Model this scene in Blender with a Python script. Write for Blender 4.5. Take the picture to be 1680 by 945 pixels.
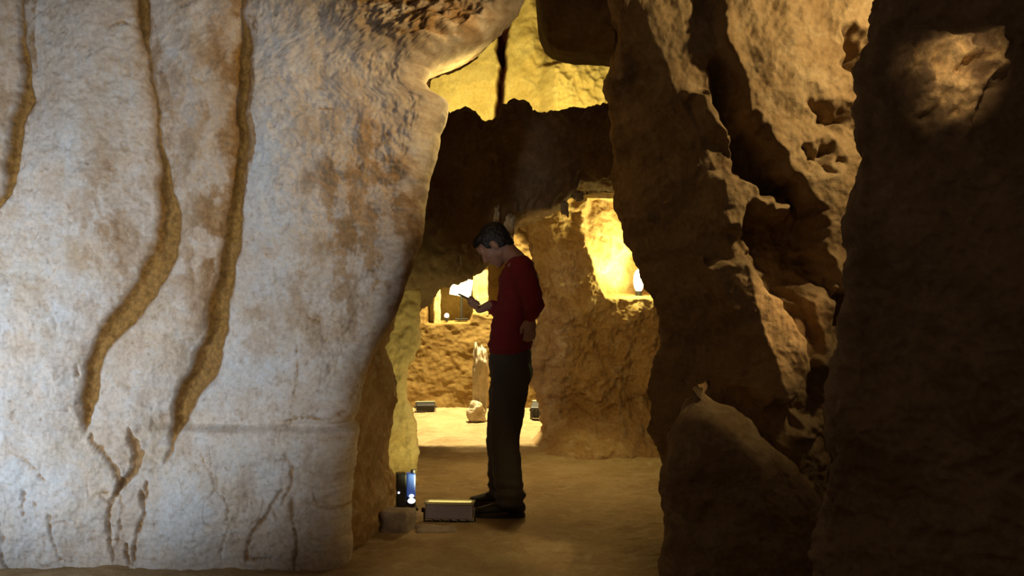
import bpy, bmesh, math, random
import numpy as np
from mathutils import Vector, Matrix

for _o in list(bpy.data.objects):
    bpy.data.objects.remove(_o)
SC = bpy.context.scene
COL = SC.collection
random.seed(4)
F, CX, CY, EYE = 1600.0, 840.0, 472.5, 1.35      # focal length in px, principal point, eye height


def W(px, py, Y):
    """point of the cave seen at pixel (px, py) and standing Y metres away"""
    return np.array([(px - CX) / F * Y, Y, EYE + (CY - py) / F * Y])


# ------------------------------------------------------------------ camera, world, lights, exposure
cam = bpy.data.cameras.new('camera')
cam.sensor_width = 36.0
cam.lens = 36.0 * F / 1680.0
cam.clip_start = 0.05
camo = bpy.data.objects.new('camera', cam)
camo.location = (0, 0, EYE)
camo.rotation_euler = (math.radians(90), 0, 0)
COL.objects.link(camo)
SC.camera = camo
SC.view_settings.view_transform = 'Standard'
SC.view_settings.look = 'None'
SC.view_settings.exposure = 0.0
SC.view_settings.gamma = 1.0
SC.view_settings.use_curve_mapping = False

world = bpy.data.worlds.new('world')
SC.world = world
world.use_nodes = True
world.node_tree.nodes['Background'].inputs[0].default_value = (1.0, 0.68, 0.42, 1)
world.node_tree.nodes['Background'].inputs[1].default_value = 0.066

COOL = (0.86, 0.93, 1.0)
WARM = (1.0, 0.70, 0.30)
GOLD = (1.0, 0.74, 0.24)
YELL = (1.0, 0.83, 0.26)


def spot(loc, aim, power, color, half, blend=0.5, size=0.05):
    d = bpy.data.lights.new('cave_light', 'SPOT')
    d.energy, d.color = power, color
    d.spot_size, d.spot_blend = math.radians(2 * half), blend
    d.shadow_soft_size = size
    o = bpy.data.objects.new('cave_light', d)
    o.location = loc
    o.rotation_euler = (Vector(aim) - Vector(loc)).to_track_quat('-Z', 'Y').to_euler()
    COL.objects.link(o)
    return o


def point(loc, power, color, size=0.05):
    d = bpy.data.lights.new('cave_light', 'POINT')
    d.energy, d.color, d.shadow_soft_size = power, color, size
    o = bpy.data.objects.new('cave_light', d)
    o.location = loc
    COL.objects.link(o)
    return o


# cool work lamp from the visitor's side, washing the pale wall
spot((-1.75, 0.4, 1.2), (-1.92, 4.8, 1.52), 370, COOL, 22.0, 0.50, 0.25)
# added warm spot, unseen, brightening the upper corner of the pale wall
spot((0.55, 3.9, 2.55), (-0.68, 4.8, 2.25), 66, (1.0, 0.72, 0.32), 30, 1.0, 0.08)
spot((-3.3, 2.7, 0.75), (-2.55, 4.8, 1.0), 190, (0.78, 0.88, 1.0), 36, 1.0, 0.15)
# warm lamp in the gap behind the near right rock, raking the pillar
spot((1.85, 3.62, 2.62), (1.05, 4.6, 2.15), 84, (1.0, 0.74, 0.34), 52, 0.8, 0.04)
spot((1.62, 3.80, 1.62), (1.13, 4.5, 1.15), 42, (1.0, 0.66, 0.28), 19, 1.0, 0.04)  # added low fill spot for the lower strip of the pillar
# lamp standing behind the lintel, lighting the upper wall
spot((-0.35, 7.15, 2.55), (-0.3, 8.0, 3.3), 66, YELL, 75, 0.6, 0.12)
spot((0.55, 7.15, 2.5), (0.5, 8.0, 3.2), 50, YELL, 75, 0.6, 0.12)
# added unseen spot that gilds the edge of the pale wall
spot((-0.05, 5.5, 2.45), (-0.50, 4.90, 2.30), 50, GOLD, 44, 0.8, 0.08)
# the floodlight on the passage floor, shining up and away from the visitor
spot((-0.40, 5.80, 0.16), (-0.92, 6.75, 0.75), 27, (1.0, 0.88, 0.36), 42, 0.6, 0.05)
# added spot over the inner chamber, its cone edge making the shadow line
spot((-0.25, 10.0, 3.2), (-0.25, 10.0, 0.0), 1750, (1.0, 0.82, 0.42), 31.5, 0.10, 0.05)
# weak fill spot added in the inner passage for the brown rock
spot((0.05, 6.45, 1.62), (0.80, 8.25, 1.25), 42, (1.0, 0.68, 0.24), 48, 1.0, 0.10)
# spot added out of view above, brightening the front floor
spot((0.0, 3.4, 2.9), (-0.05, 4.65, 0.0), 62, (1.0, 0.72, 0.34), 13.5, 0.7, 0.08)
spot((0.15, 7.0, 1.62), (0.05, 6.75, 0.0), 48, (1.0, 0.68, 0.30), 62, 0.9, 0.10)  # added spot under the bridge, brightening the passage floor
# small spot added as a low glimmer on the edge of the bridge
spot((-0.25, 5.9, 2.25), (-0.03, 6.5, 1.76), 2.4, (1.0, 0.85, 0.6), 13, 1.0, 0.04)
# narrow spot added for the knob on the near right rock
spot((1.2, 2.0, 2.55), (1.545, 3.40, 2.08), 60, (1.0, 0.70, 0.34), 6.6, 1.0, 0.02)
# left jamb, low warm spill
spot((0.35, 4.55, 0.5), (-0.75, 5.2, 0.55), 9, WARM, 38, 1.0, 0.1)


# ------------------------------------------------------------------ helpers: noise
def _hash(ix, iy, iz, seed):
    h = (ix * 374761393 + iy * 668265263 + iz * 2147483647 + seed * 974634777) & 0xFFFFFFFF
    h = ((h ^ (h >> 13)) * 1274126177) & 0xFFFFFFFF
    h = ((h ^ (h >> 16)) * 2246822519) & 0xFFFFFFFF
    return h ^ (h >> 15)


_G = np.array([(1, 1, 0), (-1, 1, 0), (1, -1, 0), (-1, -1, 0), (1, 0, 1), (-1, 0, 1), (1, 0, -1), (-1, 0, -1),
               (0, 1, 1), (0, -1, 1), (0, 1, -1), (0, -1, -1), (1, 1, 0), (-1, 1, 0), (0, -1, 1), (0, -1, -1)], float)


def perlin(p, seed=0):
    i = np.floor(p).astype(np.int64)
    f = p - i
    u = f * f * f * (f * (f * 6 - 15) + 10)
    out = 0.0
    for dx in (0, 1):
        wx = u[..., 0] if dx else 1 - u[..., 0]
        for dy in (0, 1):
            wy = u[..., 1] if dy else 1 - u[..., 1]
            for dz in (0, 1):
                wz = u[..., 2] if dz else 1 - u[..., 2]
                g = _G[_hash(i[..., 0] + dx, i[..., 1] + dy, i[..., 2] + dz, seed) & 15]
                d = g[..., 0] * (f[..., 0] - dx) + g[..., 1] * (f[..., 1] - dy) + g[..., 2] * (f[..., 2] - dz)
                out = out + wx * wy * wz * d
    return out


def fbm(p, freq, octaves=4, seed=0, gain=0.5, ridged=False):
    out, a = 0.0, 1.0
    for k in range(octaves):
        n = perlin(p * freq, seed + k * 17)
        out = out + a * ((0.5 - np.abs(n) * 2) if ridged else n)
        freq *= 2.03
        a *= gain
    return out


def sstep(a, b, x):
    t = np.clip((x - a) / (b - a), 0, 1)
    return t * t * (3 - 2 * t)


def curve(pts):
    a = np.array(sorted(pts), float)
    return lambda t: np.interp(t, a[:, 0], a[:, 1])


def polyline_gap(px, py, pts):
    """(distance to the polyline minus its half width, half width), in px"""
    best = np.full(px.shape, 1e9)
    bw = np.zeros(px.shape)
    for (x0, y0, w0), (x1, y1, w1) in zip(pts[:-1], pts[1:]):
        dx, dy = x1 - x0, y1 - y0
        t = np.clip(((px - x0) * dx + (py - y0) * dy) / (dx * dx + dy * dy + 1e-9), 0, 1)
        w = (w0 + (w1 - w0) * t) / 2
        d = np.hypot(px - x0 - t * dx, py - y0 - t * dy) - w
        m = d < best
        best[m] = d[m]
        bw[m] = w[m]
    return best, bw


def poly_sd(px, py, poly):
    """signed distance to a polygon, positive inside, px"""
    best = np.full(px.shape, 1e9)
    ins = np.zeros(px.shape, bool)
    n = len(poly)
    for k in range(n):
        x0, y0 = poly[k]
        x1, y1 = poly[(k + 1) % n]
        dx, dy = x1 - x0, y1 - y0
        t = np.clip(((px - x0) * dx + (py - y0) * dy) / (dx * dx + dy * dy + 1e-9), 0, 1)
        best = np.minimum(best, np.hypot(px - x0 - t * dx, py - y0 - t * dy))
        c = (y0 > py) != (y1 > py)
        ins ^= c & (px < (x1 - x0) * (py - y0) / (y1 - y0 + 1e-12) + x0)
    return np.where(ins, best, -best)


# ------------------------------------------------------------------ helpers: meshes
def grid_object(name, P, mat, attrs=None, parent=None, smooth=True, close_u=False):
    nr, nc = P.shape[:2]
    me = bpy.data.meshes.new(name)
    idx = np.arange(nr * nc).reshape(nr, nc)
    if close_u:
        idx = np.concatenate([idx, idx[:, :1]], 1)
    q = np.stack([idx[:-1, :-1], idx[:-1, 1:], idx[1:, 1:], idx[1:, :-1]], -1).reshape(-1, 4)
    me.vertices.add(nr * nc)
    me.vertices.foreach_set('co', P.reshape(-1).astype(np.float32))
    me.loops.add(q.size)
    me.polygons.add(len(q))
    me.loops.foreach_set('vertex_index', q.reshape(-1).astype(np.int32))
    me.polygons.foreach_set('loop_start', np.arange(0, q.size, 4, dtype=np.int32))
    me.polygons.foreach_set('use_smooth', np.full(len(q), smooth))
    me.update(calc_edges=True)
    for k, v in (attrs or {}).items():
        at = me.attributes.new(k, 'FLOAT', 'POINT')
        at.data.foreach_set('value', np.broadcast_to(v, (nr, nc)).reshape(-1).astype(np.float32))
    me.materials.append(mat)
    o = bpy.data.objects.new(name, me)
    COL.objects.link(o)
    if parent:
        o.parent = parent
    return o


def grid_normals(P, toward):
    a = np.gradient(P, axis=1)
    b = np.gradient(P, axis=0)
    n = np.cross(a, b)
    n /= np.linalg.norm(n, axis=-1, keepdims=True) + 1e-12
    if (n * np.asarray(toward)).sum(-1).mean() < 0:
        n = -n
    return n


def slab_base(left, right, py0, py1, Y0, depth, rows, cols, r=0.12, side=30, Yfun=None, sides='both'):
    """upright rock face: front at Y0 between the edges left(py) and right(py), rounded corners, flanks running back.
    returns points, px, py"""
    py = np.linspace(py0, py1, rows)[:, None]
    L = np.broadcast_to(left(py) if callable(left) else np.full_like(py, left), py.shape)
    R = np.broadcast_to(right(py) if callable(right) else np.full_like(py, right), py.shape)
    k = F / Y0
    rp = r * k
    q = np.linspace(0, math.pi / 2, 12)[None]
    s = np.linspace(0, 1, side)[None, 1:]
    one = np.ones_like(py)
    segx, segY = [], []
    if sides in ('both', 'left'):
        segx += [L * np.ones_like(s[:, ::-1]), L + rp * (1 - np.cos(q))]
        segY += [one * (Y0 + r + s[:, ::-1] * (depth - r)), one * (Y0 + r * (1 - np.sin(q)))]
        fl = L + rp
    else:
        fl = L
    fr = R - rp if sides in ('both', 'right') else R
    t = np.linspace(0, 1, cols)[None, 1:-1]
    segx.append(fl + (fr - fl) * t)
    segY.append(one * Y0 * np.ones_like(t))
    if sides in ('both', 'right'):
        segx += [R - rp * (1 - np.sin(q)), R * np.ones_like(s)]
        segY += [one * (Y0 + r * (1 - np.cos(q))), one * (Y0 + r + s * (depth - r))]
    px = np.concatenate(segx, 1)
    Y = np.concatenate(segY, 1)
    pyg = np.broadcast_to(py, px.shape)
    Yr = np.broadcast_to(Y, px.shape)
    away = np.where(np.arange(px.shape[1])[None] < px.shape[1] / 2, 1.0, -1.0) * 0.20 * (Yr - Y0) * (Yr > Y0 + r)
    # the flanks splay outwards as they run back, as a quarried passage does
    P = np.stack([(px - CX) / F * Yr + away,
                  Yr, EYE + (CY - pyg) / F * Y0], -1)
    return P, px, pyg


def beam_base(top, bot, px0, px1, Y0, depth, cols, around, back_drop=0.0):
    """rock bridge along x: closed loop around, top(px) / bot(px) silhouettes at distance Y0"""
    px = np.linspace(px0, px1, cols)[:, None]
    k = Y0 / F
    zt = EYE + (CY - top(px)) * (Y0 + 0.15 * depth) / F
    zb = EYE + (CY - bot(px)) * (Y0 + 0.80 * depth) / F
    a = np.linspace(0, 2 * math.pi, around, endpoint=False)[None]
    ca, sa = np.cos(a), np.sin(a)
    e = 0.55
    cy = np.sign(ca) * np.abs(ca) ** e
    cz = np.sign(sa) * np.abs(sa) ** e
    Y = Y0 + depth / 2 * 0.9 - cy * depth / 2
    h = (zt - zb) / 2
    z = (zt + zb) / 2 + cz * h
    z = z - back_drop * np.clip((Y - Y0) / depth, 0, 1) * (cz > 0)
    P = np.stack([np.broadcast_to((px - CX) * k, Y.shape if Y.shape[0] > 1 else z.shape), np.broadcast_to(Y, z.shape), z], -1)
    return P, np.broadcast_to(px, z.shape), CY - (z - EYE) / k


def mesh_object(name, verts, faces, mat, parent=None, smooth=False):
    me = bpy.data.meshes.new(name)
    me.from_pydata([tuple(map(float, v)) for v in verts], [], faces)
    me.polygons.foreach_set('use_smooth', [smooth] * len(me.polygons))
    me.materials.append(mat)
    me.update()
    o = bpy.data.objects.new(name, me)
    COL.objects.link(o)
    if parent:
        o.parent = parent
    return o


def bm_object(name, bm, mat, parent=None, smooth=False):
    bmesh.ops.recalc_face_normals(bm, faces=bm.faces)
    me = bpy.data.meshes.new(name)
    bm.to_mesh(me)
    bm.free()
    me.polygons.foreach_set('use_smooth', [smooth] * len(me.polygons))
    me.materials.append(mat)
    o = bpy.data.objects.new(name, me)
    COL.objects.link(o)
    if parent:
        o.parent = parent
    return o


def add_box(bm, c, s, bevel=0.0, rot=None):
    M = Matrix.Translation(Vector(c)) @ (rot.to_4x4() if rot else Matrix()) @ Matrix.Diagonal((*s, 1))
    r = bmesh.ops.create_cube(bm, size=1.0, matrix=M)
    if bevel:
        ed = list({e for v in r['verts'] for e in v.link_edges})
        bmesh.ops.bevel(bm, geom=ed, offset=bevel, segments=2, profile=0.5, affect='EDGES')


def add_cyl(bm, p0, p1, r0, r1=None, seg=16):
    p0, p1 = Vector(p0), Vector(p1)
    d = p1 - p0
    M = Matrix.Translation((p0 + p1) / 2) @ d.to_track_quat('Z', 'Y').to_matrix().to_4x4()
    bmesh.ops.create_cone(bm, cap_ends=True, segments=seg, radius1=r0, radius2=r0 if r1 is None else r1, depth=d.length, matrix=M)


def tag(o, label=None, cat=None, group=None, kind=None):
    if label:
        o['label'] = label
    if cat:
        o['category'] = cat
    if group:
        o['group'] = group
    if kind:
        o['kind'] = kind
    return o


def empty(name, loc):
    o = bpy.data.objects.new(name, None)
    o.location = [float(v) for v in loc]
    o.empty_display_size = 0.1
    COL.objects.link(o)
    return o


# ------------------------------------------------------------------ materials
def rock_material(name, base, alt, grey, stain_or_lit=(0.180, 0.092, 0.019), scale=3.0, bump=0.35, fine=60.0, rough=0.9, tone=False):
    m = bpy.data.materials.new(name)
    m.use_nodes = True
    nt = m.node_tree
    N, Lk = nt.nodes, nt.links
    b = N['Principled BSDF']
    b.inputs['Roughness'].default_value = rough
    if 'Specular IOR Level' in b.inputs:
        b.inputs['Specular IOR Level'].default_value = 0.18
    tc = N.new('ShaderNodeTexCoord')

    def noise(sc, det, dist=0.0):
        n = N.new('ShaderNodeTexNoise')
        n.inputs['Scale'].default_value = sc
        n.inputs['Detail'].default_value = det
        n.inputs['Roughness'].default_value = 0.65
        n.inputs['Distortion'].default_value = dist
        Lk.new(tc.outputs['Object'], n.inputs['Vector'])
        return n

    def ramp(src, lo, hi):
        r = N.new('ShaderNodeMapRange')
        r.interpolation_type = 'SMOOTHSTEP'
        r.inputs['From Min'].default_value = lo
        r.inputs['From Max'].default_value = hi
        Lk.new(src, r.inputs['Value'])
        return r.outputs['Result']

    def mix(fac, a, c, mode='MIX'):
        x = N.new('ShaderNodeMix')
        x.data_type = 'RGBA'
        x.blend_type = mode
        if hasattr(fac, 'links'):
            Lk.new(fac, x.inputs[0])
        else:
            x.inputs[0].default_value = fac
        for v, s in ((a, x.inputs[6]), (c, x.inputs[7])):
            if hasattr(v, 'links'):
                Lk.new(v, s)
            else:
                s.default_value = (*v, 1)
        return x.outputs[2]

    def math_(op, a, c):
        x = N.new('ShaderNodeMath')
        x.operation = op
        x.use_clamp = True
        for v, s in ((a, x.inputs[0]), (c, x.inputs[1])):
            if hasattr(v, 'links'):
                Lk.new(v, s)
            else:
                s.default_value = v
        return x.outputs[0]

    n1 = noise(scale, 6, 0.4)
    n2 = noise(scale * 2.7, 8, 0.8)
    n3 = noise(fine, 5)
    c = mix(ramp(n1.outputs['Fac'], 0.38, 0.66), base, alt)
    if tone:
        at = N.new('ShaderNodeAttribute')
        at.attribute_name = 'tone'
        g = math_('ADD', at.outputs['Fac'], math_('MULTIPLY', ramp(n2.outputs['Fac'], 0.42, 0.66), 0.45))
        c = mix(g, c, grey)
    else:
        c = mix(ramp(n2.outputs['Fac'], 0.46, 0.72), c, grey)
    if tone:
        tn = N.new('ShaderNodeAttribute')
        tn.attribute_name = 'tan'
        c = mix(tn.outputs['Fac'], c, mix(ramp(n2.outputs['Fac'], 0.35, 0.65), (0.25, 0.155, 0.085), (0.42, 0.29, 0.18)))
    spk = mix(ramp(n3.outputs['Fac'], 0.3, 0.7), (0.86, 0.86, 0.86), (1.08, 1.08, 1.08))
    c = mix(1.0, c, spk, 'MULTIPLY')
    st = N.new('ShaderNodeAttribute')
    st.attribute_name = 'stain_or_lit'
    sf = math_('MULTIPLY', st.outputs['Fac'], 1.0)
    nst = mix(ramp(n3.outputs['Fac'], 0.35, 0.65), stain_or_lit, tuple(v * 1.7 for v in stain_or_lit))
    c = mix(sf, c, nst)
    Lk.new(c, b.inputs['Base Color'])
    n4 = noise(fine * 0.45, 10, 0.3)
    bp = N.new('ShaderNodeBump')
    bp.inputs['Strength'].default_value = bump
    bp.inputs['Distance'].default_value = 0.02
    Lk.new(n4.outputs['Fac'], bp.inputs['Height'])
    Lk.new(bp.outputs['Normal'], b.inputs['Normal'])
    return m


def plain(name, color, rough=0.6, metal=0.0, emit=None, strength=0.0, grain=0.0, gscale=80.0):
    m = bpy.data.materials.new(name)
    m.use_nodes = True
    nt = m.node_tree
    b = nt.nodes['Principled BSDF']
    b.inputs['Roughness'].default_value = rough
    b.inputs['Metallic'].default_value = metal
    tc = nt.nodes.new('ShaderNodeTexCoord')
    n = nt.nodes.new('ShaderNodeTexNoise')
    n.inputs['Scale'].default_value = gscale
    n.inputs['Detail'].default_value = 4
    nt.links.new(tc.outputs['Object'], n.inputs['Vector'])
    r = nt.nodes.new('ShaderNodeValToRGB')
    r.color_ramp.elements[0].color = (*[c * (1 - 0.35) for c in color], 1)
    r.color_ramp.elements[1].color = (*[min(1, c * 1.25) for c in color], 1)
    nt.links.new(n.outputs['Fac'], r.inputs['Fac'])
    nt.links.new(r.outputs['Color'], b.inputs['Base Color'])
    if grain:
        bp = nt.nodes.new('ShaderNodeBump')
        bp.inputs['Strength'].default_value = grain
        bp.inputs['Distance'].default_value = 0.004
        nt.links.new(n.outputs['Fac'], bp.inputs['Height'])
        nt.links.new(bp.outputs['Normal'], b.inputs['Normal'])
    if emit:
        b.inputs['Emission Color'].default_value = (*emit, 1)
        b.inputs['Emission Strength'].default_value = strength
    return m


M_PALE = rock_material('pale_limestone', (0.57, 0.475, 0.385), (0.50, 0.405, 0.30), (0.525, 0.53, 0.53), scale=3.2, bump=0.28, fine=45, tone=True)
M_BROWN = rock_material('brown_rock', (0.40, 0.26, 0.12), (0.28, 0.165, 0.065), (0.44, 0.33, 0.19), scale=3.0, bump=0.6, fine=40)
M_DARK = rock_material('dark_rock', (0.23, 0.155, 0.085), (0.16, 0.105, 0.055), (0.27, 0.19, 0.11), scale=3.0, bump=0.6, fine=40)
M_YELLOW = rock_material('yellow_rock', (0.58, 0.44, 0.20), (0.50, 0.36, 0.14), (0.60, 0.48, 0.24), stain_or_lit=(0.09, 0.022, 0.010), scale=2.6, bump=0.35, fine=45)
M_FLOOR = rock_material('trodden_floor', (0.40, 0.29, 0.15), (0.32, 0.22, 0.11), (0.46, 0.35, 0.20), scale=2.4, bump=0.5, fine=70)
M_PILLAR = rock_material('pillar_rock', (0.27, 0.185, 0.10), (0.19, 0.12, 0.06), (0.30, 0.22, 0.13), scale=3.0, bump=0.6, fine=40)
M_NEAR = rock_material('near_dark_rock', (0.24, 0.165, 0.105), (0.17, 0.115, 0.07), (0.28, 0.20, 0.13), stain_or_lit=(0.50, 0.36, 0.20), scale=3.0, bump=0.6, fine=40)  # its lightest colour paints the lit patch of the knob
M_BLOCK = rock_material('grey_stone', (0.30, 0.24, 0.19), (0.24, 0.19, 0.15), (0.34, 0.29, 0.24), scale=9, bump=0.4, fine=90)
M_CHIP = rock_material('pale_chip', (0.52, 0.44, 0.31), (0.44, 0.35, 0.23), (0.54, 0.48, 0.38), scale=9, bump=0.4, fine=90)

# ------------------------------------------------------------------ the setting: pale left wall with its grooves
GROOVES = [
    ([(35, -60, 6), (37, 30, 6), (40, 80, 9), (45, 120, 13), (46, 150, 15), (42, 166, 18), (35, 188, 21), (30, 220, 21),
      (27, 250, 19), (20, 282, 18), (12, 306, 14), (2, 330, 11), (-20, 370, 8)], 0.06),
    ([(228, -60, 16), (231, 0, 17), (235, 38, 20), (238, 58, 12), (247, 90, 6), (254, 130, 6), (259, 170, 6), (263, 210, 7),
      (268, 250, 9), (272, 290, 15), (276, 325, 25), (277, 360, 29), (273, 390, 30), (268, 420, 32), (257, 450, 35),
      (240, 475, 34), (222, 500, 33), (200, 525, 32), (180, 548, 28), (164, 575, 24), (154, 600, 21), (148, 630, 20),
      (143, 662, 18), (142, 694, 12), (142, 705, 3)], 0.055),
    ([(396, -60, 4), (399, 20, 6), (403, 50, 12), (404, 76, 20), (402, 100, 22), (398, 130, 19), (396, 180, 16), (397, 230, 16),
      (394, 280, 19), (388, 320, 24), (384, 360, 24), (378, 400, 27), (372, 440, 30), (366, 480, 32), (358, 520, 32),
      (350, 560, 33), (340, 590, 34), (328, 620, 36), (314, 640, 37), (302, 665, 33), (296, 690, 22), (292, 712, 9),
      (290, 735, 6), (282, 750, 3)], 0.06),
]
FISSURES = [
    ([(157, 712, 8), (180, 730, 9), (195, 755, 9), (207, 788, 10)], 0.05),
    ([(218, 703, 5), (230, 722, 14), (235, 742, 17), (228, 770, 15), (210, 790, 14)], 0.07),
    ([(208, 790, 8), (197, 818, 10), (192, 845, 6), (195, 880, 5), (196, 915, 4)], 0.05),
    ([(206, 795, 6), (216, 820, 6), (208, 848, 4), (206, 880, 3)], 0.04),
    ([(254, 780, 5), (255, 806, 7), (246, 812, 5)], 0.04),
    ([(246, 800, 5), (253, 832, 8), (240, 852, 7), (234, 890, 6), (228, 916, 3)], 0.05),
    ([(220, 885, 6), (222, 916, 9)], 0.05),
    ([(160, 806, 2), (195, 795, 4)], 0.02),
    ([(56, 750, 3), (70, 758, 5), (92, 782, 5)], 0.03),
    ([(62, 800, 4), (58, 818, 7), (62, 832, 6)], 0.03),
    ([(80, 815, 3), (86, 836, 4)], 0.02),
    ([(10, 828, 2), (24, 842, 5), (25, 870, 4), (28, 905, 5), (34, 935, 4)], 0.05),
    ([(105, 836, 3), (104, 880, 4), (116, 906, 4)], 0.03),
    ([(468, 800, 5), (440, 842, 8), (424, 880, 6), (418, 905, 5), (445, 908, 6)], 0.04),
    ([(480, 742, 3), (486, 762, 6), (482, 792, 4), (472, 830, 3)], 0.03),
    ([(488, 815, 3), (493, 860, 5), (492, 905, 6), (494, 935, 4)], 0.035),
    ([(340, 738, 2), (366, 772, 3), (382, 815, 3), (386, 855, 3), (376, 900, 2)], 0.02),
    ([(62, 34, 2), (68, 24, 6), (78, 14, 3)], 0.04),
    ([(188, 48, 2), (204, 38, 4), (226, 42, 2)], 0.025),
    ([(506, 174, 2), (530, 182, 6), (548, 186, 3)], 0.02),
    ([(490, 530, 2), (515, 521, 6), (545, 533, 3)], 0.02),
    ([(480, 692, 3), (500, 680, 5), (535, 686, 5), (556, 662, 4), (575, 640, 3)], 0.035),
    ([(492, 558, 3), (500, 600, 4), (492, 640, 4), (486, 690, 4)], 0.02),
    ([(128, 600, 2), (129, 614, 6), (134, 622, 2)], 0.03),
    ([(600, 20, 3), (640, 34, 6), (690, 28, 5), (740, 40, 6), (780, 34, 3)], 0.04),
    ([(620, 50, 3), (660, 62, 6), (710, 66, 6), (750, 60, 4)], 0.04),
    ([(560, 6, 3), (620, 4, 8), (700, 8, 10), (790, 4, 8)], 0.06),
]
EDGE = curve([(-80, 880), (-40, 865), (0, 848), (20, 836), (42, 815), (60, 786), (76, 752), (92, 718), (108, 700), (130, 692), (148, 702),
              (164, 730), (190, 727), (215, 716), (260, 708), (300, 697), (340, 690), (390, 685), (420, 674), (450, 664), (480, 655),
              (510, 645), (540, 630), (570, 611), (600, 598), (630, 585), (660, 573), (690, 566), (720, 562), (800, 558), (870, 555), (960, 549)])
YL = 4.8
P, px, py = slab_base(-150, EDGE, -70, 962, YL, 0.5, 430, 460, r=0.10, side=16, sides='right')
front = np.clip(1 - (P[..., 1] - YL) / 0.10, 0, 1)
n = grid_normals(P, (0, -1, 0))
jag = 2.6 * perlin(P * 42, 71) + 2.0 * perlin(P * 80, 72)
ragx = px + 8 * perlin(P * 7, 3) + 2.0 * perlin(P * 24, 5)
ragy = py + 8 * perlin(P * 7, 8) + 2 * perlin(P * 24, 9)
d = 0.0
stain_or_lit = np.zeros(px.shape)
near_g = np.full(px.shape, 1e9)
for pts, dep in GROOVES:
    g, hw = polyline_gap(ragx, ragy, pts)
    g = g - 2.5 * np.clip(hw / 7 - 0.4, 0, 1)
    near_g = np.minimum(near_g, g)
    # hollow with a rounded left flank and an undercut looking right flank
    d = d - dep * sstep(6, -np.minimum(hw, 12) - 1, g) * np.clip(hw / 9, 0.35, 1)
    stain_or_lit = np.maximum(stain_or_lit, sstep(3.5, -3.5, g) * 0.96)
lobes = 1 - np.exp(-np.clip(near_g, 0, 400) / 55)
d = d + 0.075 * lobes
for pts, dep in FISSURES:
    g, hw = polyline_gap(ragx, ragy, pts)
    g = g + jag + 2.2 * perlin(P * 14, 73) + 0.6
    d = d - 0.5 * dep * sstep(3, -np.minimum(hw, 4), g)
    stain_or_lit = np.maximum(stain_or_lit, sstep(1.2, -2.5, g) * 0.82)
wp = P + 0.05 * np.stack([perlin(P * 6, 401), perlin(P * 6, 402), perlin(P * 6, 403)], -1)
v1 = np.abs(perlin(wp * np.array([5.5, 1, 1.9]), 405))
v2 = np.abs(perlin(wp * np.array([9.0, 1, 4.0]), 407))
lowm = sstep(690, 730, py)
vein = sstep(0.030, 0.004, v1) * sstep(-0.02, 0.16, perlin(P * 3.2, 409)) * (0.12 + 0.88 * lowm)
vein = np.maximum(vein, 0.7 * sstep(0.028, 0.004, v2) * sstep(0.05, 0.22, perlin(P * 4.1, 411)) * (0.25 + 0.75 * lowm))
d = d - 0.010 * vein
stain_or_lit = np.maximum(stain_or_lit, vein * 0.60)
# the lower block stands a little proud, with a rounded upper lip
lip = 698 + 10 * perlin(P * np.array([3.0, 0, 0]), 4) - 6 * np.clip((px - 500) / 60, 0, 1)
low = sstep(-6, 10, py - lip)
d = d + (0.016 + 0.026 * sstep(230, 330, px)) * low - 0.014 * np.exp(-((py - lip + 4) / 7) ** 2) * (px > 250)
for cx, cy, rx, ry, h in [(315, 830, 85, 95, 0.05), (75, 800, 110, 90, 0.045), (530, 620, 40, 62, 0.07), (60, 640, 90, 90, 0.03),
                          (620, 330, 90, 160, 0.04), (480, 420, 90, 230, 0.03), (130, 250, 90, 220, 0.05), (690, 55, 110, 34, 0.10), (500, 830, 50, 110, 0.03)]:
    d = d + h * np.exp(-((px - cx) / rx) ** 2 - ((py - cy) / ry) ** 2)
# the brow over the passage is crumbly
brow = sstep(110, 40, py - 0.12 * (px - 700)) * sstep(555, 640, px)
right = sstep(470, 640, px)
d = d + 0.030 * fbm(P, 2.6, 3, 21) + (0.011 + 0.012 * right) * fbm(P, 9, 4, 33) + (0.022 * brow + 0.006) * fbm(P * np.array([1, 1, 1.5]), 11, 4, 51, ridged=True)
d = d + 0.004 * fbm(P, 34, 3, 77, ridged=True) * (0.6 + right)
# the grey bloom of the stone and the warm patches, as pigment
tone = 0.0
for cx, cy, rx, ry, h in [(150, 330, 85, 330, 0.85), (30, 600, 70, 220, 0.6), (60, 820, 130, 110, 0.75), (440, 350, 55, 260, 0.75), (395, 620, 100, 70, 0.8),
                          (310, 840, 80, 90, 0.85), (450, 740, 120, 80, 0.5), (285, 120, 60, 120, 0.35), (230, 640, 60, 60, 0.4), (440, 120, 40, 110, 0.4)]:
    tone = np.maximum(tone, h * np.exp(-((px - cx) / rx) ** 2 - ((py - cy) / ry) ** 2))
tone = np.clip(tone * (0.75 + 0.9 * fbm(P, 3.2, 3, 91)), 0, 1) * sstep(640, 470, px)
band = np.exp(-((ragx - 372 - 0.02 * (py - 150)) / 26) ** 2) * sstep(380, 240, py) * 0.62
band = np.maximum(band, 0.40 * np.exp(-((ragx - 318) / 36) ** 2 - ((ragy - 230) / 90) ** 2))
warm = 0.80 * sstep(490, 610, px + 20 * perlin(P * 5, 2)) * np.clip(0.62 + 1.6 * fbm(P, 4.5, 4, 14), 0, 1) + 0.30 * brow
tan = 0.0
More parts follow.
